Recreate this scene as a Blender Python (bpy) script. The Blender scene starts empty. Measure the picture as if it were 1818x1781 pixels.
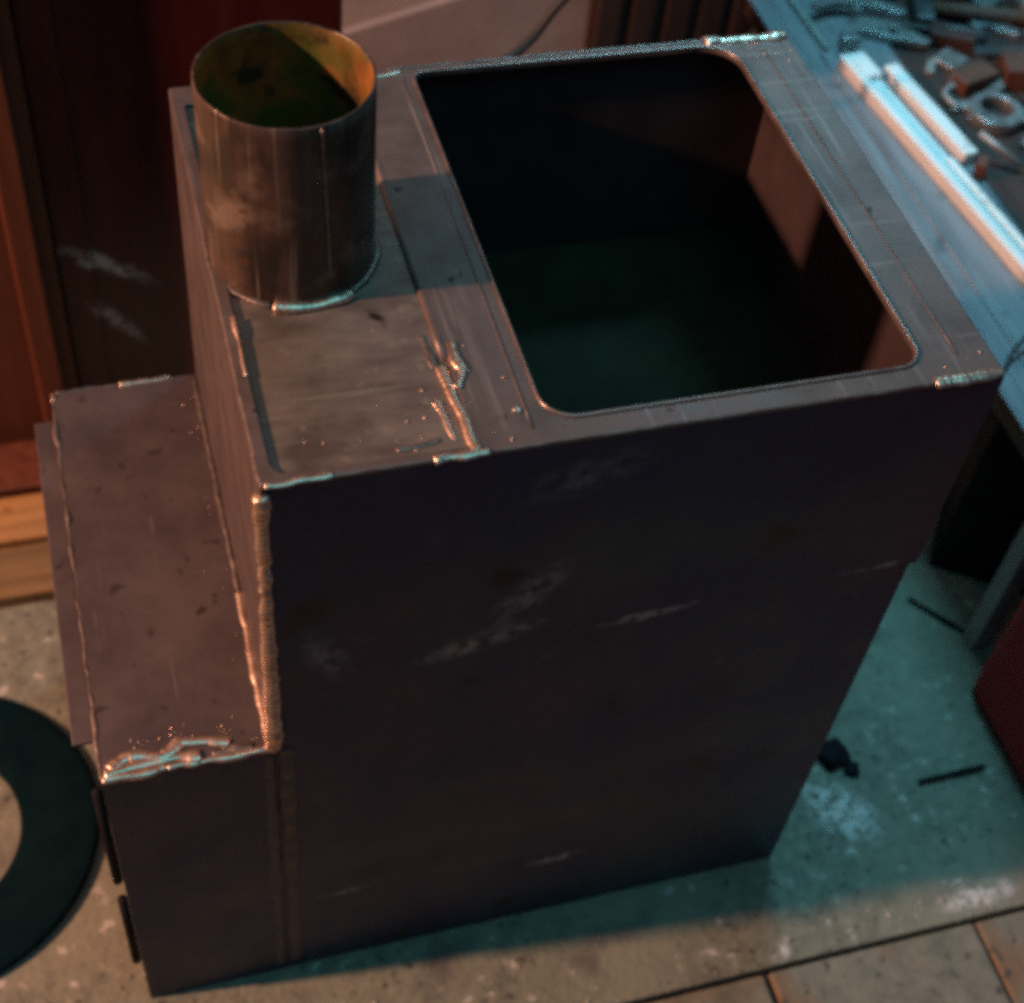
import bpy, bmesh, math, random
from mathutils import Vector, Matrix, noise
random.seed(7)
sc = bpy.context.scene
COL = sc.collection

# ------------------------------------------------------------------ camera
cam_d = bpy.data.cameras.new('camera')
cam = bpy.data.objects.new('camera', cam_d); COL.objects.link(cam)
cam.location = (-0.06866581861552211, -0.5333316762400012, 1.2738660955413228)
cam.rotation_euler = (0.6911896706550394, -0.08870266062310633, -0.2735992139459601)
cam_d.sensor_width = 36.0
cam_d.lens = 36.0 * 2754.4678 / 1818.0
cam_d.clip_start = 0.02; cam_d.clip_end = 50.0
cam_d.dof.use_dof = True; cam_d.dof.focus_distance = 0.97; cam_d.dof.aperture_fstop = 5.6
sc.camera = cam

# ------------------------------------------------------------------ world + lamps
w = bpy.data.worlds.new('World'); sc.world = w; w.use_nodes = True
bg = w.node_tree.nodes['Background']
bg.inputs['Color'].default_value = (0.50, 0.62, 1.0, 1); bg.inputs['Strength'].default_value = 0.085

def area(name, loc, target, sx, sy, power, col, spread=180):
    d = bpy.data.lights.new(name, 'AREA'); d.shape = 'RECTANGLE'; d.size = sx; d.size_y = sy
    d.energy = power; d.color = col; d.spread = math.radians(spread)
    o = bpy.data.objects.new(name, d); COL.objects.link(o); o.location = loc
    o.rotation_euler = (Vector(target) - Vector(loc)).to_track_quat('-Z', 'Y').to_euler()
    return o
# warm bulb low on the left of the room
ld = bpy.data.lights.new('warm_bulb', 'POINT'); ld.energy = 360.0; ld.color = (1.0, 0.49, 0.30); ld.shadow_soft_size = 0.05
lo = bpy.data.objects.new('warm_bulb', ld); COL.objects.link(lo); lo.location = (-2.15, 0.205, 1.70)
# cold fluorescent tube above and behind, running left to right
area('cold_tube', (0.82, 0.88, 1.65), (0.90, 0.66, 0.28), 0.50, 0.05, 4.0, (0.22, 0.76, 1.0), 82)
# added dim cold fill light, unseen, above the camera side of the stove
area('cold_fill', (0.35, -0.30, 2.6), (0.35, -0.20, 0.0), 1.8, 1.0, 8.5, (0.14, 0.80, 0.92))

sc.view_settings.view_transform = 'Standard'; sc.view_settings.look = 'None'
sc.view_settings.exposure = 0.0; sc.view_settings.gamma = 1.0; sc.view_settings.use_curve_mapping = False
sc.cycles.use_denoising = False
sc.cycles.pixel_filter_type = 'BLACKMAN_HARRIS'; sc.cycles.filter_width = 4.2
sc.cycles.max_bounces = 6; sc.cycles.caustics_reflective = False; sc.cycles.caustics_refractive = False

# ------------------------------------------------------------------ materials
def mat(name, c1, c2=None, scale=30, rough=(0.4, 0.6), metal=0.0, bump=0.1, bscale=200, stretch=(1, 1, 1),
        spots=None, spec=0.5, scuffs_and_light=(), scuff_light_col=(0.5, 0.5, 0.5), detail=6, lines=()):
    m = bpy.data.materials.new(name); m.use_nodes = True
    nt = m.node_tree; N = nt.nodes; L = nt.links; b = N['Principled BSDF']
    tc = N.new('ShaderNodeTexCoord'); mp = N.new('ShaderNodeMapping')
    mp.inputs['Scale'].default_value = stretch; L.new(tc.outputs['Object'], mp.inputs['Vector'])
    n = N.new('ShaderNodeTexNoise'); n.inputs['Scale'].default_value = scale; n.inputs['Detail'].default_value = detail
    n.inputs['Roughness'].default_value = 0.62
    L.new(mp.outputs['Vector'], n.inputs['Vector'])
    r = N.new('ShaderNodeValToRGB'); r.color_ramp.elements[0].position = 0.32; r.color_ramp.elements[1].position = 0.68
    c2 = c2 or c1
    r.color_ramp.elements[0].color = (*c1, 1); r.color_ramp.elements[1].color = (*c2, 1)
    L.new(n.outputs['Fac'], r.inputs['Fac'])
    out = r.outputs['Color']
    def mix(fac, a, col):
        x = N.new('ShaderNodeMix'); x.data_type = 'RGBA'
        L.new(fac, x.inputs['Factor']); L.new(a, x.inputs['A']); x.inputs['B'].default_value = (*col, 1)
        return x.outputs['Result']
    if spots:
        for sscale, lo_, hi_, scol in spots:
            n2 = N.new('ShaderNodeTexNoise'); n2.inputs['Scale'].default_value = sscale; n2.inputs['Detail'].default_value = 4
            L.new(tc.outputs['Object'], n2.inputs['Vector'])
            mr = N.new('ShaderNodeMapRange'); mr.inputs['From Min'].default_value = lo_; mr.inputs['From Max'].default_value = hi_
            L.new(n2.outputs['Fac'], mr.inputs['Value'])
            out = mix(mr.outputs['Result'], out, scol)
    for vec, lo_, hi_, scol in lines:                  # fine scratches and brush marks along one direction
        ml = N.new('ShaderNodeMapping'); ml.inputs['Scale'].default_value = vec; L.new(tc.outputs['Object'], ml.inputs['Vector'])
        nl = N.new('ShaderNodeTexNoise'); nl.inputs['Scale'].default_value = 1.0; nl.inputs['Detail'].default_value = 3; L.new(ml.outputs['Vector'], nl.inputs['Vector'])
        mr = N.new('ShaderNodeMapRange'); mr.inputs['From Min'].default_value = lo_; mr.inputs['From Max'].default_value = hi_
        L.new(nl.outputs['Fac'], mr.inputs['Value'])
        out = mix(mr.outputs['Result'], out, scol)
    for (cx, cy, cz, rot, ln, wd, amt) in scuffs_and_light:      # rubbed marks, dust, painted reflections and lit patches: (centre, rotation, half length, half width, strength)
        m2 = N.new('ShaderNodeMapping'); m2.vector_type = 'TEXTURE'
        m2.inputs['Location'].default_value = (cx, cy, cz); m2.inputs['Rotation'].default_value = rot
        m2.inputs['Scale'].default_value = (ln, wd if rot[2] else 1, wd if not rot[2] else 1)
        L.new(tc.outputs['Object'], m2.inputs['Vector'])
        g = N.new('ShaderNodeTexGradient'); g.gradient_type = 'SPHERICAL'; L.new(m2.outputs['Vector'], g.inputs['Vector'])
        n3 = N.new('ShaderNodeTexNoise'); n3.inputs['Scale'].default_value = 90; L.new(tc.outputs['Object'], n3.inputs['Vector'])
        mr = N.new('ShaderNodeMapRange'); mr.inputs['From Min'].default_value = 0.38; mr.inputs['From Max'].default_value = 0.62
        mr.inputs['To Max'].default_value = amt; L.new(n3.outputs['Fac'], mr.inputs['Value'])
        mu = N.new('ShaderNodeMath'); mu.operation = 'MULTIPLY'; mu.use_clamp = True
        L.new(g.outputs['Fac'], mu.inputs[0]); L.new(mr.outputs['Result'], mu.inputs[1])
        out = mix(mu.outputs['Value'], out, scuff_light_col)
    L.new(out, b.inputs['Base Color'])
    rr = N.new('ShaderNodeMapRange'); rr.inputs['To Min'].default_value = rough[0]; rr.inputs['To Max'].default_value = rough[1]
    rr.inputs['From Min'].default_value = 0.3; rr.inputs['From Max'].default_value = 0.7
    L.new(n.outputs['Fac'], rr.inputs['Value']); L.new(rr.outputs['Result'], b.inputs['Roughness'])
    b.inputs['Metallic'].default_value = metal
    b.inputs['Specular IOR Level'].default_value = spec
    if bump:
        nb = N.new('ShaderNodeTexNoise'); nb.inputs['Scale'].default_value = bscale; nb.inputs['Detail'].default_value = 5
        L.new(mp.outputs['Vector'], nb.inputs['Vector'])
        bu = N.new('ShaderNodeBump'); bu.inputs['Strength'].default_value = bump; bu.inputs['Distance'].default_value = 0.002
        L.new(nb.outputs['Fac'], bu.inputs['Height']); L.new(bu.outputs['Normal'], b.inputs['Normal'])
    return m

PI = math.pi
M = {}
M['steel'] = mat('mill_scale_steel', (0.085, 0.066, 0.069), (0.125, 0.098, 0.10), 22, (0.36, 0.58), 0.3, 0.08, 260,
                 spots=[(9, 0.58, 0.75, (0.15, 0.118, 0.112)), (70, 0.64, 0.70, (0.06, 0.045, 0.045))], lines=[((220, 9, 220), 0.68, 0.76, (0.19, 0.16, 0.15))])
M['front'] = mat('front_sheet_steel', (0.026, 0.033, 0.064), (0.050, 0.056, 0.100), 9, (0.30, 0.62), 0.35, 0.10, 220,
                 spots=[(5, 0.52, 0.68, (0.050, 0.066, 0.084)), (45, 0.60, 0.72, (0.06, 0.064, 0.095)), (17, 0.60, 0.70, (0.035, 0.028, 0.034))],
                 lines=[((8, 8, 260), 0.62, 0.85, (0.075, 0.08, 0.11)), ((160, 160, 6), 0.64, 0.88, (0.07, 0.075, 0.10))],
                 scuffs_and_light=[(0.137, 0, 0.445, (0, -0.25, 0), 0.050, 0.014, 1.6), (0.255, 0, 0.441, (0, -0.12, 0), 0.042, 0.008, 1.6),
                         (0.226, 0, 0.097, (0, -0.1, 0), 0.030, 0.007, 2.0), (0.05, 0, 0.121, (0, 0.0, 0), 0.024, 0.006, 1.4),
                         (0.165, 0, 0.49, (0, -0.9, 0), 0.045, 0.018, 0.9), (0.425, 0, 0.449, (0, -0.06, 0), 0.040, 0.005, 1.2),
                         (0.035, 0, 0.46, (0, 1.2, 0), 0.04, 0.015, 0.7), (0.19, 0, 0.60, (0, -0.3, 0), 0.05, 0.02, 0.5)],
                 scuff_light_col=(0.33, 0.34, 0.36))
M['ground'] = mat('ground_bright_steel', (0.16, 0.122, 0.106), (0.30, 0.238, 0.205), 24, (0.32, 0.60), 0.45, 0.06, 150, stretch=(1, 2.4, 1), detail=9,
                  spots=[(9, 0.50, 0.70, (0.25, 0.20, 0.155)), (14, 0.56, 0.70, (0.12, 0.092, 0.076)), (110, 0.62, 0.72, (0.30, 0.25, 0.20))],
                  lines=[((7, 170, 170), 0.60, 0.74, (0.30, 0.25, 0.205))],
                  scuffs_and_light=[(0.089, 0.117, 0.63, (0, 0, -1.1), 0.012, 0.007, 1.6)], scuff_light_col=(0.03, 0.02, 0.018))
M['rim'] = mat('rim_steel', (0.13, 0.102, 0.096), (0.20, 0.155, 0.145), 30, (0.34, 0.52), 0.4, 0.03, 200,
               spots=[(18, 0.58, 0.72, (0.12, 0.088, 0.08)), (60, 0.66, 0.72, (0.05, 0.04, 0.04))],
               lines=[((150, 6, 150), 0.58, 0.72, (0.27, 0.225, 0.215)), ((6, 150, 150), 0.64, 0.74, (0.24, 0.20, 0.19))])
M['weld'] = mat('weld_metal', (0.60, 0.43, 0.33), (0.92, 0.72, 0.58), 90, (0.24, 0.40), 0.9, 0.3, 160)
M['lip'] = mat('worn_lip_steel', (0.24, 0.19, 0.175), (0.38, 0.31, 0.29), 60, (0.25, 0.42), 0.7, 0.06, 300)
M['weld_dull'] = mat('dull_weld_metal', (0.14, 0.112, 0.105), (0.30, 0.25, 0.225), 120, (0.30, 0.5), 0.7, 0.08, 300)
M['pipe'] = mat('rusty_pipe_steel', (0.030, 0.018, 0.014), (0.15, 0.095, 0.072), 34, (0.22, 0.55), 0.35, 0.2, 200, stretch=(1, 1, 0.10),
                spots=[(30, 0.54, 0.66, (0.22, 0.165, 0.13)), (20, 0.52, 0.64, (0.040, 0.030, 0.026)), (60, 0.60, 0.68, (0.10, 0.045, 0.022))],
                lines=[((180, 180, 7), 0.60, 0.70, (0.30, 0.25, 0.21)), ((120, 120, 10), 0.62, 0.72, (0.03, 0.022, 0.018))])
M['pipe_in'] = mat('pipe_bore_coating', (0.04, 0.030, 0.008), (0.40, 0.15, 0.018), 30, (0.5, 0.8), 0.0, 0.2, 120, stretch=(1, 1, 0.5),
                   spots=[(20, 0.47, 0.60, (0.075, 0.10, 0.014)), (45, 0.56, 0.66, (0.03, 0.025, 0.008))])
M['inside'] = mat('dark_inner_steel', (0.034, 0.022, 0.024), (0.060, 0.039, 0.042), 18, (0.7, 0.9), 0.0, 0.05, 150, spec=0.2)  # even dark steel tone for the inner, right and back panels
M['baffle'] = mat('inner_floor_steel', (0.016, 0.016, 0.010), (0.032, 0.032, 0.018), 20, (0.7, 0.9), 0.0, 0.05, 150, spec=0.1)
M['concrete'] = mat('concrete_floor', (0.13, 0.135, 0.105), (0.28, 0.285, 0.215), 60, (0.75, 0.95), 0, 0.7, 130, detail=10,
                    spots=[(110, 0.60, 0.68, (0.06, 0.055, 0.05)), (5, 0.48, 0.70, (0.26, 0.265, 0.20)), (60, 0.64, 0.70, (0.50, 0.47, 0.43)),
                           (11, 0.60, 0.72, (0.13, 0.12, 0.11))],
                    scuffs_and_light=[(0.530, 0.030, 0, (0, 0, -0.9), 0.050, 0.030, 2.2), (0.62, -0.078, 0, (0, 0, 0.05), 0.05, 0.014, 2.0),
                            (0.42, -0.086, 0, (0, 0, 0.3), 0.012, 0.010, 2.0)], scuff_light_col=(0.62, 0.60, 0.57))  # pale dust and lit patches of floor, both painted into the colour
M['tile'] = mat('tile_clay', (0.16, 0.15, 0.11), (0.28, 0.265, 0.20), 40, (0.6, 0.85), 0, 0.5, 140, detail=10,
                spots=[(8, 0.50, 0.64, (0.24, 0.14, 0.075)), (90, 0.60, 0.68, (0.09, 0.075, 0.06))])
M['grout'] = mat('dark_grout', (0.035, 0.033, 0.03), (0.06, 0.055, 0.05), 40, (0.9, 1), 0, 0.3, 200)
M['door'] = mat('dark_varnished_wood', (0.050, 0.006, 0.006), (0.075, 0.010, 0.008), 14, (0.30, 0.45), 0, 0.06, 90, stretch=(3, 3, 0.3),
                scuffs_and_light=[(-0.052, 0.66, 0.222, (0, 0.62, 0), 0.062, 0.012, 2.0), (-0.050, 0.66, 0.145, (0, 0.95, 0), 0.05, 0.011, 1.1)],  # pale streaks painted in as a reflection on the varnish
                scuff_light_col=(0.55, 0.42, 0.38))
M['frame'] = mat('brown_frame_wood', (0.085, 0.020, 0.010), (0.155, 0.040, 0.016), 16, (0.5, 0.7), 0, 0.1, 90, stretch=(5, 5, 0.25))
M['plank_orange'] = mat('orange_pine', (0.30, 0.14, 0.045), (0.48, 0.25, 0.09), 16, (0.6, 0.8), 0, 0.4, 90, spots=[(40, 0.60, 0.70, (0.16, 0.06, 0.02))], stretch=(0.4, 4, 4))
M['plank_brown'] = mat('brown_pine', (0.13, 0.075, 0.03), (0.27, 0.16, 0.065), 16, (0.6, 0.8), 0, 0.4, 90, spots=[(40, 0.60, 0.70, (0.07, 0.03, 0.015))], stretch=(0.4, 5, 5))
M['plaster'] = mat('pink_grey_plaster', (0.36, 0.27, 0.24), (0.48, 0.37, 0.33), 9, (0.8, 0.95), 0, 0.25, 120)
M['board'] = mat('grey_brown_board', (0.26, 0.18, 0.165), (0.34, 0.25, 0.23), 12, (0.7, 0.9), 0, 0.2, 100)
M['slat'] = mat('dark_red_slat_wood', (0.018, 0.008, 0.008), (0.045, 0.018, 0.014), 14, (0.5, 0.7), 0, 0.1, 90, stretch=(4, 4, 0.4))
M['dark_matte'] = mat('green_black_matte', (0.003, 0.012, 0.016), (0.006, 0.018, 0.023), 30, (0.85, 0.95), 0, 0.2, 150, spec=0.0)
M['sheet'] = mat('zinc_bench_sheet', (0.20, 0.19, 0.205), (0.28, 0.27, 0.285), 14, (0.40, 0.6), 0.4, 0.06, 150, stretch=(6, 0.5, 1),
                 spots=[(30, 0.6, 0.7, (0.14, 0.14, 0.15))])
M['benchwood'] = mat('oily_bench_wood', (0.030, 0.011, 0.009), (0.070, 0.026, 0.018), 14, (0.5, 0.75), 0, 0.2, 90, stretch=(5, 0.5, 3),
                     spots=[(24, 0.55, 0.7, (0.03, 0.016, 0.014))])
M['white'] = mat('white_paint', (0.74, 0.74, 0.72), (0.84, 0.84, 0.82), 20, (0.4, 0.55), 0, 0.05, 120,
                 spots=[(40, 0.64, 0.72, (0.5, 0.47, 0.42))])
M['tool'] = mat('worn_tool_steel', (0.22, 0.22, 0.22), (0.36, 0.36, 0.36), 60, (0.28, 0.5), 0.7, 0.12, 300)
M['dark_tool'] = mat('dark_tool_steel', (0.05, 0.05, 0.055), (0.10, 0.10, 0.105), 60, (0.3, 0.55), 0.5, 0.12, 300)
M['galv'] = mat('galvanised_leg', (0.26, 0.25, 0.24), (0.36, 0.35, 0.34), 40, (0.4, 0.6), 0.4, 0.08, 200)
M['red'] = mat('red_paint', (0.34, 0.004, 0.012), (0.42, 0.006, 0.014), 14, (0.4, 0.55), 0, 0.05, 90, spec=0.2)
M['black'] = mat('black_paint', (0.008, 0.008, 0.010), (0.014, 0.014, 0.018), 20, (0.7, 0.9), 0, 0.05, 90, spec=0.15)
M['cable'] = mat('black_cable', (0.02, 0.017, 0.017), (0.03, 0.026, 0.026), 20, (0.4, 0.6), 0, 0)
M['cork'] = mat('reddish_block_wood', (0.085, 0.028, 0.018), (0.15, 0.055, 0.03), 20, (0.6, 0.8), 0, 0.2, 90)

# ------------------------------------------------------------------ helpers
def obj(name, me_or_bm, m=None, parent=None, smooth=False):
    if isinstance(me_or_bm, bmesh.types.BMesh):
        me = bpy.data.meshes.new(name); me_or_bm.normal_update(); me_or_bm.to_mesh(me); me_or_bm.free()
    else:
        me = me_or_bm
    if m is not None and not len(me.materials): me.materials.append(M[m])
    elif m is not None: me.materials[0] = M[m]
    if smooth:
        for f in me.polygons: f.use_smooth = True
    o = bpy.data.objects.new(name, me); COL.objects.link(o)
    if parent is not None: o.parent = parent
    return o
def root(name, loc, label, cat, group=None, rz=0):
    o = bpy.data.objects.new(name, None); COL.objects.link(o); o.location = loc; o.rotation_euler = (0, 0, rz)
    o.empty_display_size = 0.02
    return tag(o, label, cat, group)
def tag(o, label, cat, group=None):
    o['label'] = label; o['category'] = cat
    if group: o['group'] = group
    return o
def structure(o): o['kind'] = 'structure'; return o
def box(x0, x1, y0, y1, z0, z1, bev=0.0, seg=2, bm=None):
    own = bm is None
    if own: bm = bmesh.new()
    r = bmesh.ops.create_cube(bm, size=1.0)
    for v in r['verts']:
        v.co = Vector(((x0 + x1) / 2 + v.co.x * (x1 - x0), (y0 + y1) / 2 + v.co.y * (y1 - y0), (z0 + z1) / 2 + v.co.z * (z1 - z0)))
    if bev:
        es = {e for v in r['verts'] for e in v.link_edges}
        bmesh.ops.bevel(bm, geom=list(es), offset=bev, segments=seg, profile=0.5, affect='EDGES')
    return bm
def tube(pts, rad, sides=10, closed=False, flat=1.0, up=Vector((0, 0, 1)), bm=None):
    """swept tube; rad may be a number or a list; flat squashes it along up"""
    bm = bm or bmesh.new(); pts = [Vector(p) for p in pts]; n = len(pts)
    rads = rad if isinstance(rad, (list, tuple)) else [rad] * n
    rings = []
    for i, p in enumerate(pts):
        a = pts[(i - 1) % n] if (closed or i > 0) else p
        b = pts[(i + 1) % n] if (closed or i < n - 1) else p
        t = (b - a).normalized(); s = t.cross(up)
        if s.length < 1e-4: s = t.cross(Vector((1, 0, 0)))
        s.normalize(); u = s.cross(t)
        rings.append([bm.verts.new(p + (s * math.cos(2 * PI * k / sides) + u * flat * math.sin(2 * PI * k / sides)) * rads[i]) for k in range(sides)])
    for i in range(n if closed else n - 1):
        A, B = rings[i], rings[(i + 1) % n]
        for k in range(sides): bm.faces.new((A[k], A[(k + 1) % sides], B[(k + 1) % sides], B[k]))
    if not closed:
        bm.faces.new(rings[0]); bm.faces.new(list(reversed(rings[-1])))
    bmesh.ops.recalc_face_normals(bm, faces=bm.faces)
    return bm
def densify(path, step):
    out = []
    for a, b in zip(path[:-1], path[1:]):
        a, b = Vector(a), Vector(b); n = max(1, int((b - a).length / step))
        out += [a.lerp(b, i / n) for i in range(n)]
    out.append(Vector(path[-1])); return out
def weld(path, r, parent, m='weld', lump=0.35, wander=0.3, flat=0.55, up=(0, 0, 1), ripple=0.0045, seed=0, rip=0.06):
    """a bead of weld: ripples along it, thickness and course uneven"""
    pts = densify(path, 0.0011); rad = []; s = 0; q = []
    for i, p in enumerate(pts):
        if i: s += (p - pts[i - 1]).length
        nz = noise.noise(Vector((s * 90 + seed * 7.1, seed, 0.3))) ; nb = noise.noise(Vector((s * 28 + seed * 3.3, 1.7, seed)))
        rp = abs(math.sin(PI * s / ripple + 2.2 * nz))
        rad.append(r * (0.90 + (rip + 0.07 * nb) * rp + lump * 0.8 * nz + lump * 1.1 * nb))
        q.append(p + Vector((noise.noise(Vector((s * 60, seed, 5))), noise.noise(Vector((s * 60, seed, 9))), 0.3 * noise.noise(Vector((s * 60, seed, 15))))) * r * wander)
    rad = [max(x, r * 0.25) for x in rad]
    return obj('weld_bead', tube(q, rad, 8, flat=flat, up=Vector(up)), m, parent, True)
def rrect(x0, x1, y0, y1, rs, n=8):
    """rounded rectangle, corner radii in the order near-left, near-right, far-right, far-left"""
    pts = []
    for (cx, cy, sx, sy, a0), r in zip(((x0, y0, 1, 1, PI), (x1, y0, -1, 1, 1.5 * PI), (x1, y1, -1, -1, 0), (x0, y1, 1, -1, 0.5 * PI)), rs):
        ox, oy = cx + sx * r, cy + sy * r
        for k in range(n + 1):
            a = a0 + 0.5 * PI * k / n; pts.append((ox + r * math.cos(a), oy + r * math.sin(a)))
    return pts
def plate_with_holes(name, loops, z0, z1, bev, m, parent):
    cu = bpy.data.curves.new(name, 'CURVE'); cu.dimensions = '2D'; cu.fill_mode = 'BOTH'
    cu.extrude = (z1 - z0) / 2 - bev; cu.bevel_depth = bev; cu.bevel_resolution = 2; cu.offset = -bev
    for lp in loops:
        s = cu.splines.new('POLY'); s.points.add(len(lp) - 1); s.use_cyclic_u = True
        for pt, (x, y) in zip(s.points, lp): pt.co = (x, y, 0, 1)
    t = bpy.data.objects.new(name, cu); COL.objects.link(t)
    me = bpy.data.meshes.new_from_object(t.evaluated_get(bpy.context.evaluated_depsgraph_get()))
    bpy.data.objects.remove(t); bpy.data.curves.remove(cu)
    for v in me.vertices: v.co.z += (z0 + z1) / 2
    me.name = name
    return obj(name, me, m, parent)
def warp(o, amp, freq, axis):
    for v in o.data.vertices: v.co[axis] += amp * noise.noise(v.co * freq)
def grid_panel(name, o, u, v, nu, nv, thick, m, parent, amp=0.0008, freq=9):
    """sheet metal panel with slight waviness: origin o, edge vectors u and v, thickness along the normal (inwards)"""
    o, u, v = Vector(o), Vector(u), Vector(v); n = u.cross(v).normalized(); bm = bmesh.new(); L = [[], []]
    for s in (0, 1):
        for j in range(nv + 1):
            for i in range(nu + 1):
                fu, fv = i / nu, j / nv
                e = min(fu, 1 - fu, fv, 1 - fv); k = min(1, e * 8)
                p = o + u * fu + v * fv + n * (amp * k * noise.noise((o + u * fu + v * fv) * freq) - s * thick)
                L[s].append(bm.verts.new(p))
    W = nu + 1
    for j in range(nv):
        for i in range(nu):
            a = j * W + i
            bm.faces.new((L[0][a], L[0][a + 1], L[0][a + W + 1], L[0][a + W]))
            bm.faces.new((L[1][a], L[1][a + W], L[1][a + W + 1], L[1][a + 1]))
    border = [i for i in range(W)] + [j * W + nu for j in range(1, nv + 1)] + [nv * W + i for i in range(nu - 1, -1, -1)] + [j * W for j in range(nv - 1, 0, -1)]
    for a, b in zip(border, border[1:] + border[:1]): bm.faces.new((L[0][b], L[0][a], L[1][a], L[1][b]))
    bmesh.ops.recalc_face_normals(bm, faces=bm.faces)
    return obj(name, bm, m, parent, False)

# ================================================================== setting
bm = bmesh.new(); bmesh.ops.create_grid(bm, x_segments=2, y_segments=2, size=4.0)
for v in bm.verts: v.co += Vector((0.3, 1.0, -0.014))
floor = structure(obj('floor', bm, 'grout'))
# the big concrete slab under the stove
bm = box(-1.6, 2.2, -0.0965, 2.6, -0.045, 0.0, 0.002, 2)
structure(obj('concrete_slab', bm, 'concrete', None))
# the row of square tiles in front of the slab
bm = box(-0.1, 0.1, -0.1, 0.1, -0.03, 0.0, 0.003, 2)
tile_me = bpy.data.meshes.new('floor_tile'); bm.to_mesh(tile_me); bm.free(); tile_me.materials.append(M['tile'])
for r in range(2):
    for i in range(-2, 7):
        t = bpy.data.objects.new('floor_tile', tile_me); COL.objects.link(t); t.parent = floor
        t.location = (0.299 + 0.2035 * (i - 0) - 0.2035 + random.uniform(-.0006, .0006), -0.2005 - 0.2035 * r, -0.001 - random.uniform(0, 0.001))
        t.rotation_euler = (random.uniform(-.003, .003), random.uniform(-.003, .003), random.uniform(-.002, .002))

# back wall, plain plaster, right of the dark door
structure(obj('wall', box(-1.6, 2.4, 0.97, 1.07, 0.0, 2.4), 'plaster'))

# ================================================================== the stove
H, HL, D, W, WL = 0.6338, 0.3625, 0.3546, 0.45, 0.1131
S = root('steel_stove', (0, 0, 0), 'welded dark steel box stove with open rounded top, flue pipe and lower side box', 'stove')
T = 0.0044
# upper and lower front sheets: the lower one is a touch narrower, the step shows at the right edge
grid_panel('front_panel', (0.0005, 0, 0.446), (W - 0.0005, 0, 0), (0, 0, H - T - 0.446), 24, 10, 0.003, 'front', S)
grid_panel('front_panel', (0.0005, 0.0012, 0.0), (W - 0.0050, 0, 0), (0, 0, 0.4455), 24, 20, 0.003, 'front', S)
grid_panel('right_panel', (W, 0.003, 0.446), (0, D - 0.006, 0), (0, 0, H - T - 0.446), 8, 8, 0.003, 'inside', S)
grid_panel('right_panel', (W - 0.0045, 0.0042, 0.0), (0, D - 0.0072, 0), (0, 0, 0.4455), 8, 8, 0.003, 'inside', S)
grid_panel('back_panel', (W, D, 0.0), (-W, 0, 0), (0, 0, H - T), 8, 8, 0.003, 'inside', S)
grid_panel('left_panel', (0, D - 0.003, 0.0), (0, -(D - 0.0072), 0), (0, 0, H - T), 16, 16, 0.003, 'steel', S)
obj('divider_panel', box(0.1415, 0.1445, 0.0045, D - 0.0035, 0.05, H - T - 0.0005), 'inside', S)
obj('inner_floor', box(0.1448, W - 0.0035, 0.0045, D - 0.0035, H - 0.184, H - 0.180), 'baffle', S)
obj('bottom_plate', box(0.004, W - 0.012, 0.0045, D - 0.0035, 0.001, 0.004), 'inside', S)
# top plate with the big rounded opening and the recess for the pipe plate
top = plate_with_holes('top_plate', [rrect(0, W, 0, D, (0.002,) * 4, 2),
        rrect(0.1655, 0.4025, 0.0165, 0.3455, (0.021, 0.016, 0.026, 0.009)),
        rrect(0.0085, 0.1215, 0.0065, 0.335, (0.010, 0.006, 0.003, 0.003), 5)], H - T, H, 0.0011, 'rim', S)
# turned-up lip around the opening and ridges along the right rim
lip = rrect(0.1648, 0.4032, 0.0158, 0.3462, (0.021, 0.016, 0.026, 0.009))
obj('opening_lip', tube([(x, y, H + 0.0004) for x, y in lip], 0.0013, 8, closed=True), 'lip', S, True)
obj('rim_ridge', tube(densify([(0.1555, 0.012, H), (0.1570, 0.34, H)], 0.02), 0.0008, 8), 'rim', S, True)
obj('rim_ridge', tube(densify([(0.4265, 0.02, H), (0.4250, 0.335, H)], 0.02), 0.0008, 8), 'rim', S, True)
obj('rim_fillet', tube(densify([(0.1212, 0.075, H - 0.0032), (0.1212, 0.334, H - 0.0032)], 0.02), 0.0036, 12), 'rim', S, True)
rp = obj('recessed_plate', box(0.0060, 0.1240, 0.0045, 0.3350, H - 0.0092, H - 0.0030), 'ground', S)

# flue pipe standing on the recessed plate
def ring_pipe(cx, cy, ro, ri, z0, z1, n=72):
    bm = bmesh.new(); prof = [(ro, z0)]
    nz = 14
    for k in range(1, nz): prof.append((ro, z0 + (z1 - z0) * k / nz))
    prof += [(ro, z1 - 0.0006), (ro - 0.0005, z1), (ri + 0.0005, z1), (ri, z1 - 0.0006)]
    inner_start = len(prof) - 1
    for k in range(nz - 1, -1, -1): prof.append((ri, z0 + (z1 - z0) * k / nz))
    V = []
    for (r, z) in prof:
        V.append([bm.verts.new((cx + r * math.cos(2 * PI * k / n), cy + r * math.sin(2 * PI * k / n), z)) for k in range(n)])
    for i in range(len(prof) - 1):
        for k in range(n):
            f = bm.faces.new((V[i][k], V[i][(k + 1) % n], V[i + 1][(k + 1) % n], V[i + 1][k])); f.smooth = True
            f.material_index = 1 if i >= inner_start else 0
    bmesh.ops.recalc_face_normals(bm, faces=bm.faces)
    for v in bm.verts:    # hand-rolled, a little out of round
        a = math.atan2(v.co.y - cy, v.co.x - cx); t = (v.co.z - z0) / (z1 - z0)
        k = 1 + 0.006 * math.sin(2 * a + 0.6) * t + 0.0025 * noise.noise(Vector((math.cos(a) * 2, math.sin(a) * 2, v.co.z * 30)))
        v.co.x = cx + (v.co.x - cx) * k - 0.0015 * t; v.co.y = cy + (v.co.y - cy) * k
        if t > 0.9: v.co.z += 0.0008 * noise.noise(Vector((math.cos(a) * 3, math.sin(a) * 3, 2)))
    return bm
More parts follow.
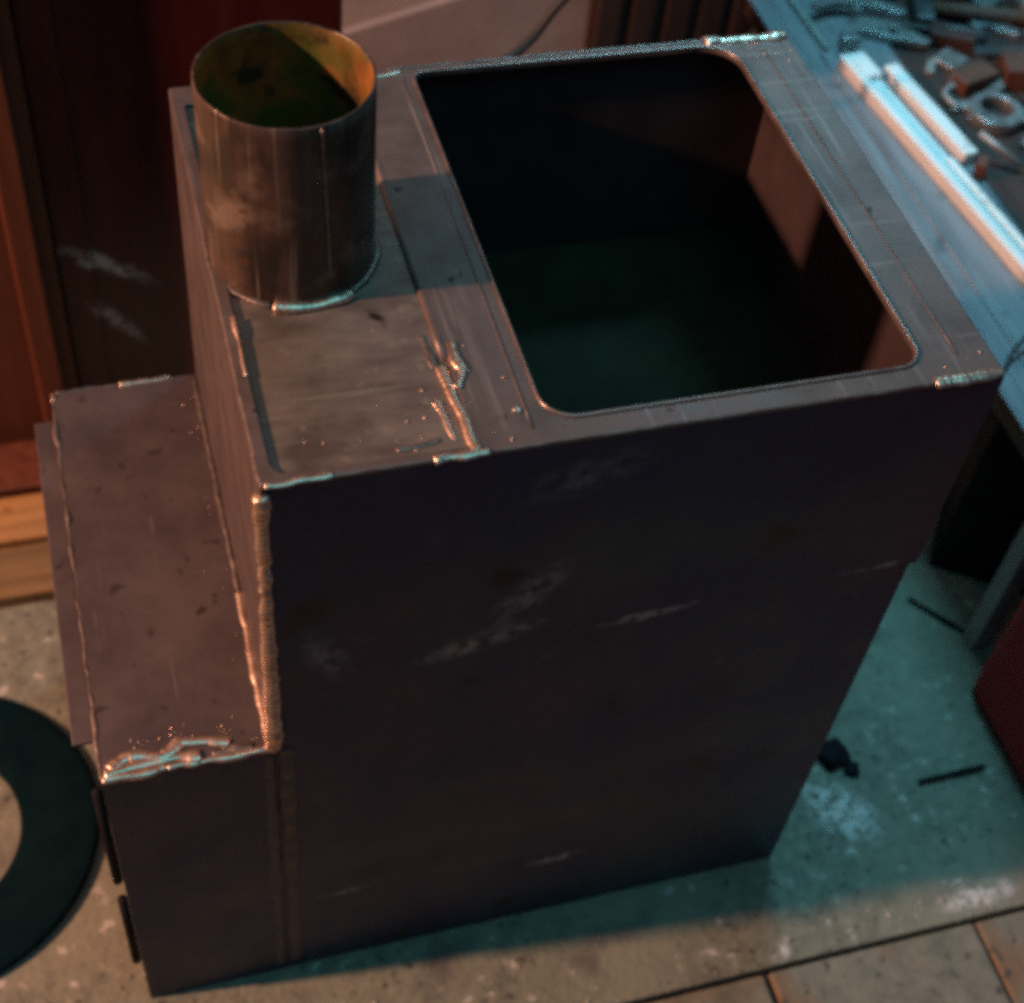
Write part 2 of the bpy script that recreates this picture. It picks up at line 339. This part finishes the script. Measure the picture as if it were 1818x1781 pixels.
CX, CY, RO = 0.0520, 0.1855, 0.0505
zp = H - 0.0030
pipe = obj('flue_pipe', ring_pipe(CX, CY, RO, RO - 0.0018, zp, H + 0.1245), 'pipe', S)
pipe.data.materials.append(M['pipe_in'])
seam = [(CX + (RO + 0.0001) * math.cos(-1.38 + 0.004 * k) - 0.0012 * (k / 30), CY + (RO + 0.0001) * math.sin(-1.38 + 0.004 * k), H + 0.1232 - k * 0.0036) for k in range(31)]
weld_seam = obj('pipe_seam', tube(seam, [0.0011 + 0.0005 * noise.noise(Vector((k * .7, 0, 0))) for k in range(31)], 6, up=Vector((1, 0, 0))), 'weld_dull', pipe, True)
arc = lambda a0, a1, r, z, n=40: [(CX + r * math.cos(a0 + (a1 - a0) * k / n), CY + r * math.sin(a0 + (a1 - a0) * k / n), z) for k in range(n + 1)]
weld(arc(-2.9, -2.0, RO + 0.001, zp + 0.001), 0.0032, S, 'weld_dull', seed=1)
weld(arc(-1.95, -1.05, RO + 0.0015, zp + 0.0015), 0.0048, S, 'weld', 0.5, 0.5, seed=2)
weld(arc(-1.0, 0.4, RO + 0.001, zp + 0.001), 0.0026, S, 'weld_dull', seed=3)

# welds of the top
weld([(0.0012, 0.004, H - 0.001), (0.0012, 0.20, H - 0.001)], 0.0018, S, 'weld_dull', 0.25, seed=11)
weld([(0.0068, 0.008, H - 0.0008), (0.0072, 0.080, H - 0.0008)], 0.0014, S, 'weld_dull', 0.3, 0.4, seed=12)
weld([(0.0070, 0.082, H - 0.0004), (0.0074, 0.130, H - 0.0002)], 0.0020, S, 'weld', 0.5, 0.4, 0.8, seed=13)
weld([(0.1215, 0.003, H - 0.001), (0.1195, 0.030, H - 0.0012), (0.1165, 0.070, H - 0.0016)], 0.0038, S, 'weld', 0.30, 0.3, 0.50, seed=14)
weld([(0.1120, 0.014, H - 0.0030), (0.1085, 0.044, H - 0.0030)], 0.0024, S, 'weld', 0.5, 0.5, 0.4, seed=15)
weld([(0.1215, 0.050, H - 0.0002), (0.1285, 0.064, H), (0.1265, 0.086, H)], 0.0028, S, 'weld', 0.8, 0.8, 0.5, seed=16)
weld([(0.1140, 0.070, H - 0.0030), (0.1120, 0.098, H - 0.0030)], 0.0030, S, 'weld_dull', 0.7, 0.6, 0.4, seed=28)
weld([(0.1490, 0.0285, H + 0.0003), (0.1530, 0.0255, H + 0.0003)], 0.0024, S, 'weld', 0.5, 0.5, seed=17)
weld([(0.0030, 0.0010, H - 0.001), (0.0400, 0.0010, H - 0.001)], 0.0026, S, 'weld', 0.7, 0.7, seed=18)
weld([(0.0400, 0.0008, H - 0.001), (0.0950, 0.0008, H - 0.001)], 0.0014, S, 'weld_dull', 0.3, seed=19)
weld([(0.0960, 0.0008, H - 0.001), (0.1280, 0.0008, H - 0.001)], 0.0036, S, 'weld', 0.6, 0.6, seed=20)
weld([(0.1290, 0.0008, H - 0.001), (0.4000, 0.0008, H - 0.001)], 0.0013, S, 'weld_dull', 0.3, seed=21)
weld([(0.4030, 0.0010, H - 0.0005), (0.4490, 0.0010, H - 0.0005)], 0.0046, S, 'weld', 0.4, 0.4, seed=22)
weld([(0.3850, 0.3515, H), (0.4480, 0.3505, H)], 0.0062, S, 'weld', 0.45, 0.4, 0.5, seed=23)
weld([(0.1500, 0.3535, H), (0.3840, 0.3535, H)], 0.0016, S, 'weld_dull', 0.3, seed=24)
weld([(0.1350, 0.3460, H), (0.1580, 0.3480, H)], 0.0032, S, 'weld', 0.6, 0.6, seed=25)
weld([(0.0030, 0.3525, H - 0.001), (0.1340, 0.3525, H - 0.001)], 0.0018, S, 'weld_dull', 0.3, seed=26)
weld([(0.0780, 0.0135, H - 0.0032), (0.1040, 0.0150, H - 0.0032)], 0.0018, S, 'weld_dull', 0.5, 0.8, seed=27)
# front left corner: heavy bead above the side box, ground seam below it
weld([(0.0004, 0.0006, H - 0.008), (0.0004, 0.0006, 0.540)], 0.0042, S, 'weld', 0.5, 0.5, 1.0, (0, 1, 0), 0.0048, seed=31, rip=0.20)
weld([(0.0004, 0.0006, 0.540), (0.0004, 0.0006, 0.455)], 0.0044, S, 'weld', 0.3, 0.3, 1.0, (0, 1, 0), 0.0048, seed=32, rip=0.20)
weld([(0.0004, 0.0006, 0.455), (0.0004, 0.0006, HL + 0.002)], 0.0058, S, 'weld', 0.45, 0.5, 1.0, (0, 1, 0), 0.0048, seed=33, rip=0.20)
weld([(0.0085, 0.0014, HL - 0.006), (0.0085, 0.0014, 0.012)], 0.0060, S, 'steel', 0.25, 0.2, 0.22, (0, 1, 0), seed=34)
weld([(-0.0040, 0.0008, HL - 0.010), (-0.0040, 0.0008, 0.012)], 0.0045, S, 'steel', 0.3, 0.2, 0.25, (0, 1, 0), seed=35)

# low side box on the left
B = obj('side_box_top', box(-WL, -0.0003, 0.0, D - 0.002, HL - 0.003, HL, 0.0008, 2), 'steel', S)
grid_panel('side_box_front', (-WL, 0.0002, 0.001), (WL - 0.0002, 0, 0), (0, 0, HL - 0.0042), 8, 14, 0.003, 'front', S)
grid_panel('side_box_wall', (-WL, D - 0.002, 0.001), (0, -(D - 0.006), 0), (0, 0, HL - 0.0042), 8, 8, 0.003, 'steel', S)
grid_panel('side_box_back', (-0.0005, D - 0.0025, 0.001), (-(WL - 0.004), 0, 0), (0, 0, HL - 0.0042), 6, 6, 0.003, 'inside', S)
obj('side_flange', box(-WL - 0.0155, -WL - 0.0003, 0.036, 0.330, HL - 0.011, HL - 0.008, 0.0008), 'steel', S)
for z0, z1 in ((0.215, 0.345), (0.075, 0.185)):
    bm = tube([(-WL - 0.0040, 0.003, z0), (-WL - 0.0040, 0.003, z1)], 0.0036, 14, up=Vector((0, 1, 0)))
    obj('shade_strip', bm, 'black', S, True)  # added dark rods in place of shadow strips along the corner
# welds of the side box
weld([(-WL + 0.0008, 0.002, HL - 0.0004), (-WL + 0.0005, 0.20, HL - 0.0004)], 0.0013, S, 'weld_dull', 1.0, 1.2, seed=41)
weld([(-WL + 0.0005, 0.20, HL), (-WL + 0.001, D - 0.004, HL - 0.0004)], 0.0014, S, 'weld_dull', 1.1, 1.2, seed=42)
weld([(-WL + 0.002, D - 0.012, HL), (-WL + 0.002, D - 0.004, HL)], 0.0028, S, 'weld', 0.6, 0.6, seed=43)
weld([(-WL + 0.004, D - 0.0028, HL), (-0.060, D - 0.0028, HL)], 0.0018, S, 'weld_dull', 0.5, 0.7, seed=44)
weld([(-0.060, D - 0.0028, HL), (-0.020, D - 0.0028, HL)], 0.0028, S, 'weld', 0.9, 0.8, seed=45)
weld([(-0.0020, 0.004, HL + 0.001), (-0.0020, 0.13, HL + 0.001)], 0.0034, S, 'weld', 0.4, 0.4, seed=46)
weld([(-0.0020, 0.13, HL + 0.001), (-0.0020, D - 0.01, HL + 0.001)], 0.0024, S, 'weld_dull', 0.4, 0.4, seed=47)
weld([(-0.106, 0.0070, HL - 0.0004), (-0.094, 0.0150, HL), (-0.082, 0.0120, HL), (-0.073, 0.0100, HL), (-0.060, 0.0180, HL), (-0.040, 0.0150, HL), (-0.028, 0.0110, HL)], 0.0056, S, 'weld', 0.40, 0.5, 0.45, seed=48)
weld([(-0.110, 0.0045, HL), (-0.090, 0.0070, HL), (-0.066, 0.0080, HL), (-0.048, 0.0055, HL)], 0.0058, S, 'weld', 0.40, 0.4, 0.42, seed=49)
weld([(-0.040, 0.0050, HL), (-0.012, 0.0050, HL)], 0.0046, S, 'weld_dull', 0.7, 0.6, 0.4, seed=52)
weld([(-0.112, 0.0010, HL - 0.0005), (-0.070, 0.0010, HL - 0.0005)], 0.0034, S, 'weld', 0.6, 0.6, seed=50)
weld([(-0.070, 0.0010, HL - 0.0005), (-0.004, 0.0010, HL - 0.0005)], 0.0028, S, 'weld', 0.6, 0.6, seed=51)

# tiny spatter balls around the beads
sbm = bmesh.new()
def clipped(n, p0, p1, spread, axis, x0, x1, y0, y1):
    for _ in range(n):
        p = Vector(p0).lerp(Vector(p1), random.random()); p.x += random.gauss(0, spread); p.y += random.gauss(0, spread)
        if not (x0 < p.x < x1 and y0 < p.y < y1): continue
        r = random.choice((0.0004, 0.0006, 0.0006, 0.0009, 0.0012))
        q = bmesh.ops.create_icosphere(sbm, subdivisions=1, radius=r)
        for v in q['verts']: v.co += p
clipped(60, (-0.105, 0.012, HL), (-0.02, 0.012, HL), 0.012, 2, -WL + 0.002, -0.003, 0.002, 0.34)
clipped(40, (-0.004, 0.02, HL), (-0.004, 0.33, HL), 0.010, 2, -WL + 0.002, -0.003, 0.002, 0.34)
clipped(16, (0.128, 0.004, H), (0.130, 0.09, H), 0.010, 2, 0.124, 0.160, 0.002, 0.34)
clipped(9, (0.11, 0.004, H - 0.003), (0.105, 0.09, H - 0.003), 0.012, 2, 0.012, 0.115, 0.010, 0.13)
clipped(7, (0.01, 0.02, H - 0.003), (0.09, 0.02, H - 0.003), 0.010, 2, 0.014, 0.115, 0.011, 0.13)
clipped(20, (0.40, 0.35, H), (0.44, 0.33, H), 0.008, 2, 0.408, 0.446, 0.30, 0.352)
clipped(6, (0.42, 0.005, H), (0.445, 0.02, H), 0.006, 2, 0.408, 0.446, 0.003, 0.06)
spm = obj('weld_spatter', sbm, 'weld', S, True); spm['kind'] = 'stuff'

# ================================================================== behind and left: dark door, frame, planks
dr = root('cupboard_door', (0.04, 0.65, 0), 'tall dark red varnished door standing behind the flue pipe', 'door')
def part(name, bm, m, parent, smooth=False):
    o = obj(name, bm, m, parent, smooth); o.matrix_parent_inverse = Matrix.Translation(-Vector(parent.location)); return o
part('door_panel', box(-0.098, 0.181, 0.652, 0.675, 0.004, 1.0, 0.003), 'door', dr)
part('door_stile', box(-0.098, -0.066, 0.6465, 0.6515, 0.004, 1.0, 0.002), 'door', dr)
fr = root('door_frame', (-0.16, 0.65, 0), 'brown wooden frame post at the left edge beside the dark door', 'frame')
part('post', box(-0.205, -0.0985, 0.632, 0.69, 0.0, 1.0, 0.003), 'frame', fr)
part('moulding', box(-0.138, -0.112, 0.624, 0.6315, 0.0, 1.0, 0.003), 'frame', fr)
def plank(x0, x1, y0, y1, z0, z1, m, label, rz=0):
    o = obj('wooden_plank', box(x0, x1, y0, y1, z0, z1, 0.0025), m); return tag(o, label, 'plank', 'planks on the floor by the door frame')
plank(-0.62, -0.118, 0.556, 0.620, 0.0005, 0.022, 'frame', 'dull brown plank lying nearest the door frame')
plank(-0.60, -0.123, 0.492, 0.550, 0.0005, 0.018, 'plank_orange', 'bright orange pine plank lying left of the side box')
plank(-0.58, -0.120, 0.424, 0.486, 0.0005, 0.016, 'plank_brown', 'yellow brown plank lying in front of the orange plank')

# flat dark ring lying on the floor at the left
def torus_ring(cx, cy, ro, ri, h, n=72):
    bm = bmesh.new(); prof = []
    mid, half = (ro + ri) / 2, (ro - ri) / 2
    for k in range(20):
        a = 2 * PI * k / 20
        c, s = math.cos(a), math.sin(a)
        prof.append((mid + half * math.copysign(abs(c) ** 0.6, c), h / 2 + h / 2 * math.copysign(abs(s) ** 0.6, s)))
    V = [[bm.verts.new((r * math.cos(2 * PI * k / n), r * math.sin(2 * PI * k / n), z)) for k in range(n)] for r, z in prof]
    for i in range(20):
        for k in range(n): bm.faces.new((V[i][k], V[i][(k + 1) % n], V[(i + 1) % 20][(k + 1) % n], V[(i + 1) % 20][k]))
    bmesh.ops.recalc_face_normals(bm, faces=bm.faces); return bm
ty = tag(obj('dark_ring', torus_ring(0, 0, 0.150, 0.082, 0.009), 'dark_matte', None, True), 'flat dark green ring lying on the floor left of the side box', 'ring')
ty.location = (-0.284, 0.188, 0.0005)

# ================================================================== background top
pb = tag(obj('leaning_board', box(-0.20, 0.20, -0.006, 0.006, 0.04, 0.292, 0.002), 'board'), 'grey brown board leaning against the plaster wall behind the stove', 'board')
pb.location = (0.44, 0.945, -0.0); pb.rotation_euler = (-0.06, -0.26, 0)
sl = root('slatted_panel', (0.70, 0.93, 0), 'dark red slatted wooden panel behind the open top', 'panel')
part('backing', box(0.535, 0.80, 0.942, 0.954, 0.001, 0.95, 0.002), 'slat', sl)
for k in range(6): part('slat', box(0.539 + k * 0.043, 0.568 + k * 0.043, 0.930, 0.9415, 0.001, 0.95, 0.002), 'slat', sl)
cab = [(0.43, 0.655, 0.55), (0.405, 0.652, 0.50), (0.378, 0.648, 0.470), (0.358, 0.640, 0.448), (0.338, 0.632, 0.436), (0.326, 0.628, 0.430), (0.322, 0.625, 0.40), (0.33, 0.622, 0.30), (0.335, 0.62, 0.1), (0.34, 0.6, 0.004)]
def smooth_path(P, n=6):
    P = [Vector(p) for p in P]; out = []
    for i in range(len(P) - 1):
        p0, p1, p2, p3 = P[max(i - 1, 0)], P[i], P[i + 1], P[min(i + 2, len(P) - 1)]
        for k in range(n):
            t = k / n
            out.append(0.5 * ((2 * p1) + (p2 - p0) * t + (2 * p0 - 5 * p1 + 4 * p2 - p3) * t * t + (3 * p1 - p0 - 3 * p2 + p3) * t ** 3))
    out.append(P[-1]); return out
tag(obj('hanging_cable', tube(smooth_path(cab), 0.0042, 8), 'cable', None, True), 'black cable hanging in front of the board behind the stove', 'cable')

# ================================================================== bench at the right
ZB = 0.28
bn = root('work_bench', (1.1, 0.55, 0), 'low work bench with oily brown top right of the stove', 'bench')
for k in range(7):
    x0 = 0.724 + k * 0.12
    part('board', box(x0, x0 + 0.1175, 0.15, 0.962, ZB - 0.030, ZB - 0.004 - 0.0008 * (k % 2), 0.002), 'benchwood', bn)
for lx in (0.734, 1.40):
    for ly in (0.168, 0.90): part('leg', box(lx, lx + 0.020, ly, ly + 0.020, 0.0, ZB - 0.0305, 0.001), 'galv', bn)
part('apron', box(0.757, 1.46, 0.200, 0.215, ZB - 0.09, ZB - 0.0305, 0.001), 'black', bn)
cr = root('shade_box', (0.915, 0.307, 0.0008), 'black box added in place of the shade under the bench', 'stand_in', None, -0.59)  # black box put in to stand for under-bench shade
obj('side_board', box(-0.13, 0.13, -0.12, -0.11, 0, 0.105, 0.001), 'black', cr); obj('side_board', box(-0.13, 0.13, -0.12, -0.11, 0.112, 0.23, 0.001), 'black', cr)
obj('side_board', box(-0.13, 0.13, 0.11, 0.12, 0, 0.23, 0.001), 'black', cr)
obj('end_board', box(-0.13, -0.12, -0.1095, 0.1095, 0, 0.23, 0.001), 'black', cr); obj('end_board', box(0.12, 0.13, -0.1095, 0.1095, 0, 0.23, 0.001), 'black', cr)
obj('bottom_board', box(-0.1195, 0.1195, -0.1095, 0.1095, 0.0, 0.01), 'black', cr)
sh = root('metal_sheet', (0.78, 0.55, ZB - 0.004), 'blue grey metal sheet laid along the left edge of the bench', 'sheet metal')
part('sheet', box(0.7205, 0.850, 0.14, 0.955, ZB - 0.0035, ZB - 0.0015, 0.0005), 'sheet', sh)
part('folded_edge', tube(densify([(0.7620, 0.14, ZB - 0.0012), (0.7622, 0.80, ZB - 0.0012)], 0.05), 0.0022, 8), 'sheet', sh, True)
part('folded_edge', tube(densify([(0.7420, 0.14, ZB - 0.0014), (0.7422, 0.95, ZB - 0.0014)], 0.05), 0.0014, 8), 'sheet', sh, True)
sb = tag(obj('steel_strip', box(-0.0028, 0.0028, -0.075, 0.075, 0, 0.006, 0.0006), 'galv'), 'narrow bright steel strip at the far end of the metal sheet', 'strip')
sb.location = (0.7675, 0.880, ZB - 0.0012); sb.rotation_euler = (0, 0, 0.04)

# white grooved rail
wr = root('white_rail', (0.8065, 0.60, ZB), 'long white rail with a groove lying across the metal sheet', 'rail', None, 0.113)
obj('rail_base', box(-0.0160, 0.0150, -0.42, 0.178, -0.0013, 0.006, 0.001), 'white', wr)
obj('rail_edge', box(-0.0165, -0.0065, -0.42, 0.1785, 0.0062, 0.0150, 0.0016), 'white', wr)
obj('rail_edge', box(0.0062, 0.0152, -0.42, -0.01, 0.0062, 0.0100, 0.0016), 'white', wr)
obj('rail_stop', box(-0.0060, 0.0148, 0.135, 0.1782, 0.0062, 0.0145, 0.0016), 'white', wr)
wb = tag(obj('white_batten', box(-0.0085, 0.0085, -0.094, 0.070, 0, 0.014, 0.0016), 'white'), 'short white batten lying along the right side of the far rail end', 'batten')
wb.location = (0.8330, 0.684, ZB - 0.0013); wb.rotation_euler = (0, 0, 0.125)

# tools
def flat_shape(name, pts, z0, z1, m, parent, bev=0.0008, hole=None):
    return plate_with_holes(name, [pts] + ([hole] if hole else []), z0, z1, bev, m, parent)
def strap(path, widths):
    P = smooth_path([(x, y, 0) for x, y in path], 6); n = len(P); Lp, Rp = [], []
    for i, p in enumerate(P):
        t = (P[min(i + 1, n - 1)] - P[max(i - 1, 0)]).normalized(); s = Vector((-t.y, t.x, 0))
        f = i / (n - 1) * (len(widths) - 1); k = min(int(f), len(widths) - 2); wd = widths[k] + (widths[k + 1] - widths[k]) * (f - k)
        Lp.append((p.x + s.x * wd, p.y + s.y * wd)); Rp.append((p.x - s.x * wd, p.y - s.y * wd))
    return Lp + Rp[::-1]
circ = lambda cx, cy, r, n=20: [(cx + r * math.cos(2 * PI * k / n), cy + r * math.sin(2 * PI * k / n)) for k in range(n)]
pl = root('locking_pliers', (0.835, 0.82, ZB + 0.006), 'grey locking pliers lying beyond the far end of the white rail', 'pliers')
pl_c = lambda pts: [(x - 0.835, y - 0.82) for x, y in pts]
flat_shape('handle', strap(pl_c([(0.778, 0.868), (0.815, 0.876), (0.852, 0.862), (0.880, 0.838)]), [0.005, 0.008, 0.008, 0.006]), 0.004, 0.013, 'tool', pl)
flat_shape('handle', strap(pl_c([(0.800, 0.822), (0.825, 0.838), (0.857, 0.820), (0.893, 0.792)]), [0.006, 0.012, 0.015, 0.004]), -0.0073, 0.003, 'tool', pl, 0.0008, circ(0.024, -0.001, 0.0065))
obj('jaw', box(-0.048, -0.026, -0.020, -0.006, -0.0073, 0.010, 0.003), 'tool', pl)
obj('pivot', tube([(-0.010, 0.034, -0.0073), (-0.010, 0.034, 0.014)], 0.0055, 14, up=Vector((0, 1, 0))), 'tool', pl)
sp = root('ring_spanner', (0.912, 0.662, ZB + 0.004), 'grey green spanner with an open ring end on the bench', 'spanner')
flat_shape('ring', circ(0, 0, 0.031, 28), -0.0085, 0.006, 'tool', sp, 0.0016, circ(0.003, 0.004, 0.0185, 20))
flat_shape('shank', strap([(0.024, -0.012), (0.07, -0.018), (0.15, -0.022)], [0.012, 0.009, 0.011]), -0.006, 0.004, 'tool', sp)
tag(obj('thin_rod', tube([(0.858, 0.607, ZB + 0.0245), (0.898, 0.571, ZB + 0.0035)], 0.0034, 10), 'galv', None, True), 'thin bright steel rod lying beside the spanner ring', 'rod')
cup = root('white_cup', (1.058, 0.842, ZB - 0.0045), 'white cup at the top right corner of the bench', 'cup')
bmc = bmesh.new(); pr = [(0.0, 0.0), (0.030, 0.0), (0.035, 0.03), (0.038, 0.06), (0.0355, 0.06), (0.032, 0.03), (0.0, 0.005)]
V = [[bmc.verts.new(((r or 1e-5) * math.cos(2 * PI * k / 28), (r or 1e-5) * math.sin(2 * PI * k / 28), z)) for k in range(28)] for r, z in pr]
for i in range(len(pr) - 1):
    for k in range(28): bmc.faces.new((V[i][k], V[i][(k + 1) % 28], V[i + 1][(k + 1) % 28], V[i + 1][k]))
bmesh.ops.recalc_face_normals(bmc, faces=bmc.faces); obj('bowl', bmc, 'white', cup, True)
obj('handle', tube([(0.036 + 0.018 * math.sin(PI * k / 10), 0, 0.012 + 0.036 * k / 10) for k in range(11)], 0.004, 8, up=Vector((0, 1, 0))), 'white', cup, True)
# odds and ends on the dark part of the bench, each its own thing
def bits(name, m, label, cat, loc, rz, size, bev=0.002):
    bm = box(-size[0], size[0], -size[1], size[1], 0, size[2], bev)
    o = obj(name, bm, m); o.location = (loc[0], loc[1], ZB - 0.004); o.rotation_euler = (0, 0, rz); return tag(o, label, cat, 'odds and ends on the bench')
bits('wood_block', 'cork', 'reddish wood block between the batten and the spanner ring', 'block', (0.915, 0.726), 0.3, (0.026, 0.016, 0.018))
bits('wood_block', 'cork', 'reddish wood block at the right edge above the spanner', 'block', (0.985, 0.720), -0.25, (0.034, 0.020, 0.026))
bits('wood_block', 'cork', 'brown wood block at the top edge behind the pliers', 'block', (0.958, 0.895), 0.2, (0.034, 0.022, 0.040))
bits('wood_block', 'benchwood', 'dark brown wood block right of the pliers', 'block', (0.925, 0.800), -0.5, (0.026, 0.014, 0.020))
bits('metal_offcut', 'tool', 'small square grey steel offcut between the batten and the wood blocks', 'offcut', (0.908, 0.765), 0.55, (0.016, 0.015, 0.008), 0.001)
bits('metal_offcut', 'dark_tool', 'long dark steel offcut right of the square offcut', 'offcut', (0.982, 0.770), -0.2, (0.040, 0.009, 0.008), 0.001)
bits('metal_offcut', 'tool', 'slim grey steel offcut near the white cup', 'offcut', (1.004, 0.812), -0.7, (0.016, 0.007, 0.007), 0.001)
bits('metal_offcut', 'tool', 'bent pale steel offcut lying at the right below the spanner', 'offcut', (0.945, 0.600), -0.6, (0.028, 0.007, 0.006), 0.001)
bits('cork_stub', 'cork', 'little orange brown stub lying between batten and rod', 'stub', (0.8475, 0.572), 0.9, (0.010, 0.006, 0.022))
def tool_root(name, x, y, rz, label, cat): return root(name, (x, y, ZB - 0.004), label, cat, 'odds and ends on the bench', rz)
sd = tool_root('screwdriver', 0.965, 0.790, 2.7, 'screwdriver with dark handle lying right of the square offcut', 'screwdriver')
obj('handle', tube([(0.0, 0, 0.011), (0.01, 0, 0.011), (0.05, 0, 0.011), (0.058, 0, 0.011)], [0.007, 0.0105, 0.010, 0.006], 12), 'dark_tool', sd, True)
obj('blade', tube([(0.058, 0, 0.011), (0.14, 0, 0.009), (0.148, 0, 0.0085)], [0.003, 0.003, 0.0042], 10), 'tool', sd, True)
hm = tool_root('hammer', 0.915, 0.862, -0.35, 'small hammer with wooden handle behind the pliers', 'hammer')
obj('head', box(-0.012, 0.012, -0.042, 0.042, 0, 0.024, 0.005, 2), 'dark_tool', hm)
obj('shaft', tube([(0.012, 0, 0.012), (0.09, 0, 0.012), (0.20, 0, 0.012)], [0.008, 0.009, 0.011], 12), 'cork', hm, True)
sp2 = tool_root('open_spanner', 0.925, 0.700, 0.55, 'flat open ended spanner between the ring spanner and wood blocks', 'spanner')
plate_with_holes('jaw', [[(-0.062, 0.010), (-0.048, 0.017), (-0.034, 0.010), (-0.034, -0.010), (-0.048, -0.017), (-0.062, -0.010), (-0.048, -0.007), (-0.048, 0.007)]], 0.0005, 0.007, 0.0008, 'tool', sp2)
plate_with_holes('shank', [[(-0.0338, 0.006), (0.05, 0.006), (0.05, -0.006), (-0.0338, -0.006)]], 0.0008, 0.006, 0.0008, 'tool', sp2)
ch = tool_root('metal_hook', 0.880, 0.690, 0.0, 'bent grey metal hook between the batten and the ring spanner', 'hook')
obj('hook', tube(smooth_path([(0.02, 0.03, 0.004), (0.005, 0.028, 0.004), (-0.008, 0.015, 0.005), (-0.004, -0.002, 0.004), (0.012, -0.008, 0.004)]), 0.0035, 8), 'galv', ch, True)
for k, (bx, by, brz, blab) in enumerate(((0.893, 0.728, 0.4, 'steel bolt lying beside the batten'), (1.020, 0.775, 1.3, 'steel bolt lying below the white cup'), (0.955, 0.640, -0.5, 'steel bolt lying at the right of the spanner ring'))):
    bo = tool_root('steel_bolt', bx, by, brz, blab, 'bolt')
    obj('shank', tube([(0.0, 0, 0.006), (0.034, 0, 0.004)], 0.004, 10), 'tool', bo, True)
    obj('head', tube([(-0.007, 0, 0.0072), (-0.0002, 0, 0.0068)], 0.0075, 6), 'tool', bo)
for k, (bx, by, brz, sx_, sy_, sz_, mm, blab) in enumerate((
        (1.010, 0.870, 0.6, 0.020, 0.012, 0.010, 'tool', 'pale steel scrap left of the white cup'),
        (0.875, 0.905, -0.3, 0.026, 0.010, 0.012, 'dark_tool', 'dark steel scrap at the top edge behind the pliers'),
        (0.985, 0.840, 0.1, 0.018, 0.018, 0.006, 'sheet', 'thin square metal scrap between hammer and cup'),
        (1.035, 0.730, 0.9, 0.024, 0.008, 0.010, 'galv', 'bright metal scrap at the right edge of the bench'),
        (0.880, 0.758, 1.0, 0.012, 0.005, 0.006, 'galv', 'little bright scrap right of the batten end'))):
    bits('metal_scrap', mm, blab, 'scrap', (bx, by), brz, (sx_, sy_, sz_), 0.001)
nut = plate_with_holes('steel_nut', [circ(0, 0, 0.0105, 6), circ(0, 0, 0.0055, 16)], 0, 0.010, 0.0006, 'tool', None)
tag(nut, 'small steel hex nut beside the jaw of the pliers', 'nut'); nut.location = (0.794, 0.792, ZB - 0.0013)
tag(obj('black_wire', tube(smooth_path([(0.738, 0.300, ZB + 0.001), (0.748, 0.311, ZB + 0.006), (0.765, 0.322, ZB + 0.014), (0.80, 0.345, ZB + 0.022)]), 0.0022, 8), 'cable', None, True), 'thin black wire end lying on the metal sheet near the stove corner', 'wire')

# red can on the floor at the right edge
rc = root('red_can', (0.80, 0.02, 0), 'red metal can on the floor at the right edge', 'can')
part('body', box(0.706, 0.96, -0.17, 0.132, 0.0008, 0.30, 0.022, 5), 'red', rc, True)
part('base_rim', box(0.712, 0.954, -0.164, 0.126, 0.0004, 0.010, 0.004, 2), 'black', rc)
part('cap', tube([(0.88, 0.05, 0.30), (0.88, 0.05, 0.335)], 0.022, 20, up=Vector((0, 1, 0))), 'black', rc)

# ================================================================== litter on the floor
def stick(a, b, r, label):
    P = densify([a, b], 0.006); R_ = [r * (0.8 + 0.4 * noise.noise(p * 60)) for p in P]
    return tag(obj('welding_rod_stub', tube(P, R_, 8), 'black', None, True), label, 'rod', 'burnt rod stubs on the floor')
stick((0.698, 0.243, 0.003), (0.738, 0.191, 0.003), 0.0032, 'black rod stub on the floor beside the bench leg')
stick((0.614, 0.0405, 0.003), (0.685, 0.0415, 0.003), 0.0032, 'black rod stub on the floor left of the red can')
def lump(name, c, r, m, label, cat, seed, flat=0.5, group=None):
    bm = bmesh.new(); bmesh.ops.create_icosphere(bm, subdivisions=3, radius=r)
    for v in bm.verts:
        n_ = noise.noise(v.co * (1.3 / r) + Vector((seed, 0, 0))) * 0.5 + noise.noise(v.co * (3 / r) + Vector((0, seed, 0))) * 0.25
        v.co *= 1 + n_; v.co.z = max(v.co.z * flat, -r * 0.25)
    o = obj(name, bm, m, None, True); o.location = (c[0], c[1], r * 0.25 + 0.0003); return tag(o, label, cat, group)
lump('slag_lump', (0.545, 0.087), 0.016, 'black', 'black lump of slag on the floor by the right side of the stove', 'slag', 3.1)
lump('slag_lump', (0.556, 0.068), 0.008, 'black', 'small black slag crumb in front of the larger lump', 'slag', 5.2)
gb = bmesh.new()
for k in range(420):
    if k < 90: x, y = random.gauss(0.53, 0.022), random.gauss(0.03, 0.022)
    elif k < 150: x, y = random.gauss(0.60, 0.05), random.gauss(-0.075, 0.012)
    else: x, y = random.uniform(-0.2, 0.75), random.uniform(-0.095, 0.40)
    if -0.13 < x < 0.465 and y > -0.006: continue
    r = random.choice((0.0007, 0.001, 0.0014, 0.002)) * random.uniform(0.7, 1.2)
    res = bmesh.ops.create_icosphere(gb, subdivisions=1, radius=r)
    for v in res['verts']:
        v.co = v.co * (1 + 0.4 * noise.noise(v.co * 900 + Vector((k, 0, 0)))); v.co.z *= 0.6; v.co += Vector((x, y, r * 0.4))
M['grit'] = mat('pale_grit', (0.35, 0.33, 0.30), (0.6, 0.56, 0.5), 60, (0.6, 0.8))
g = obj('floor_grit', gb, 'grit'); g['kind'] = 'stuff'; g['label'] = 'pale grit and crumbs scattered over the concrete slab'
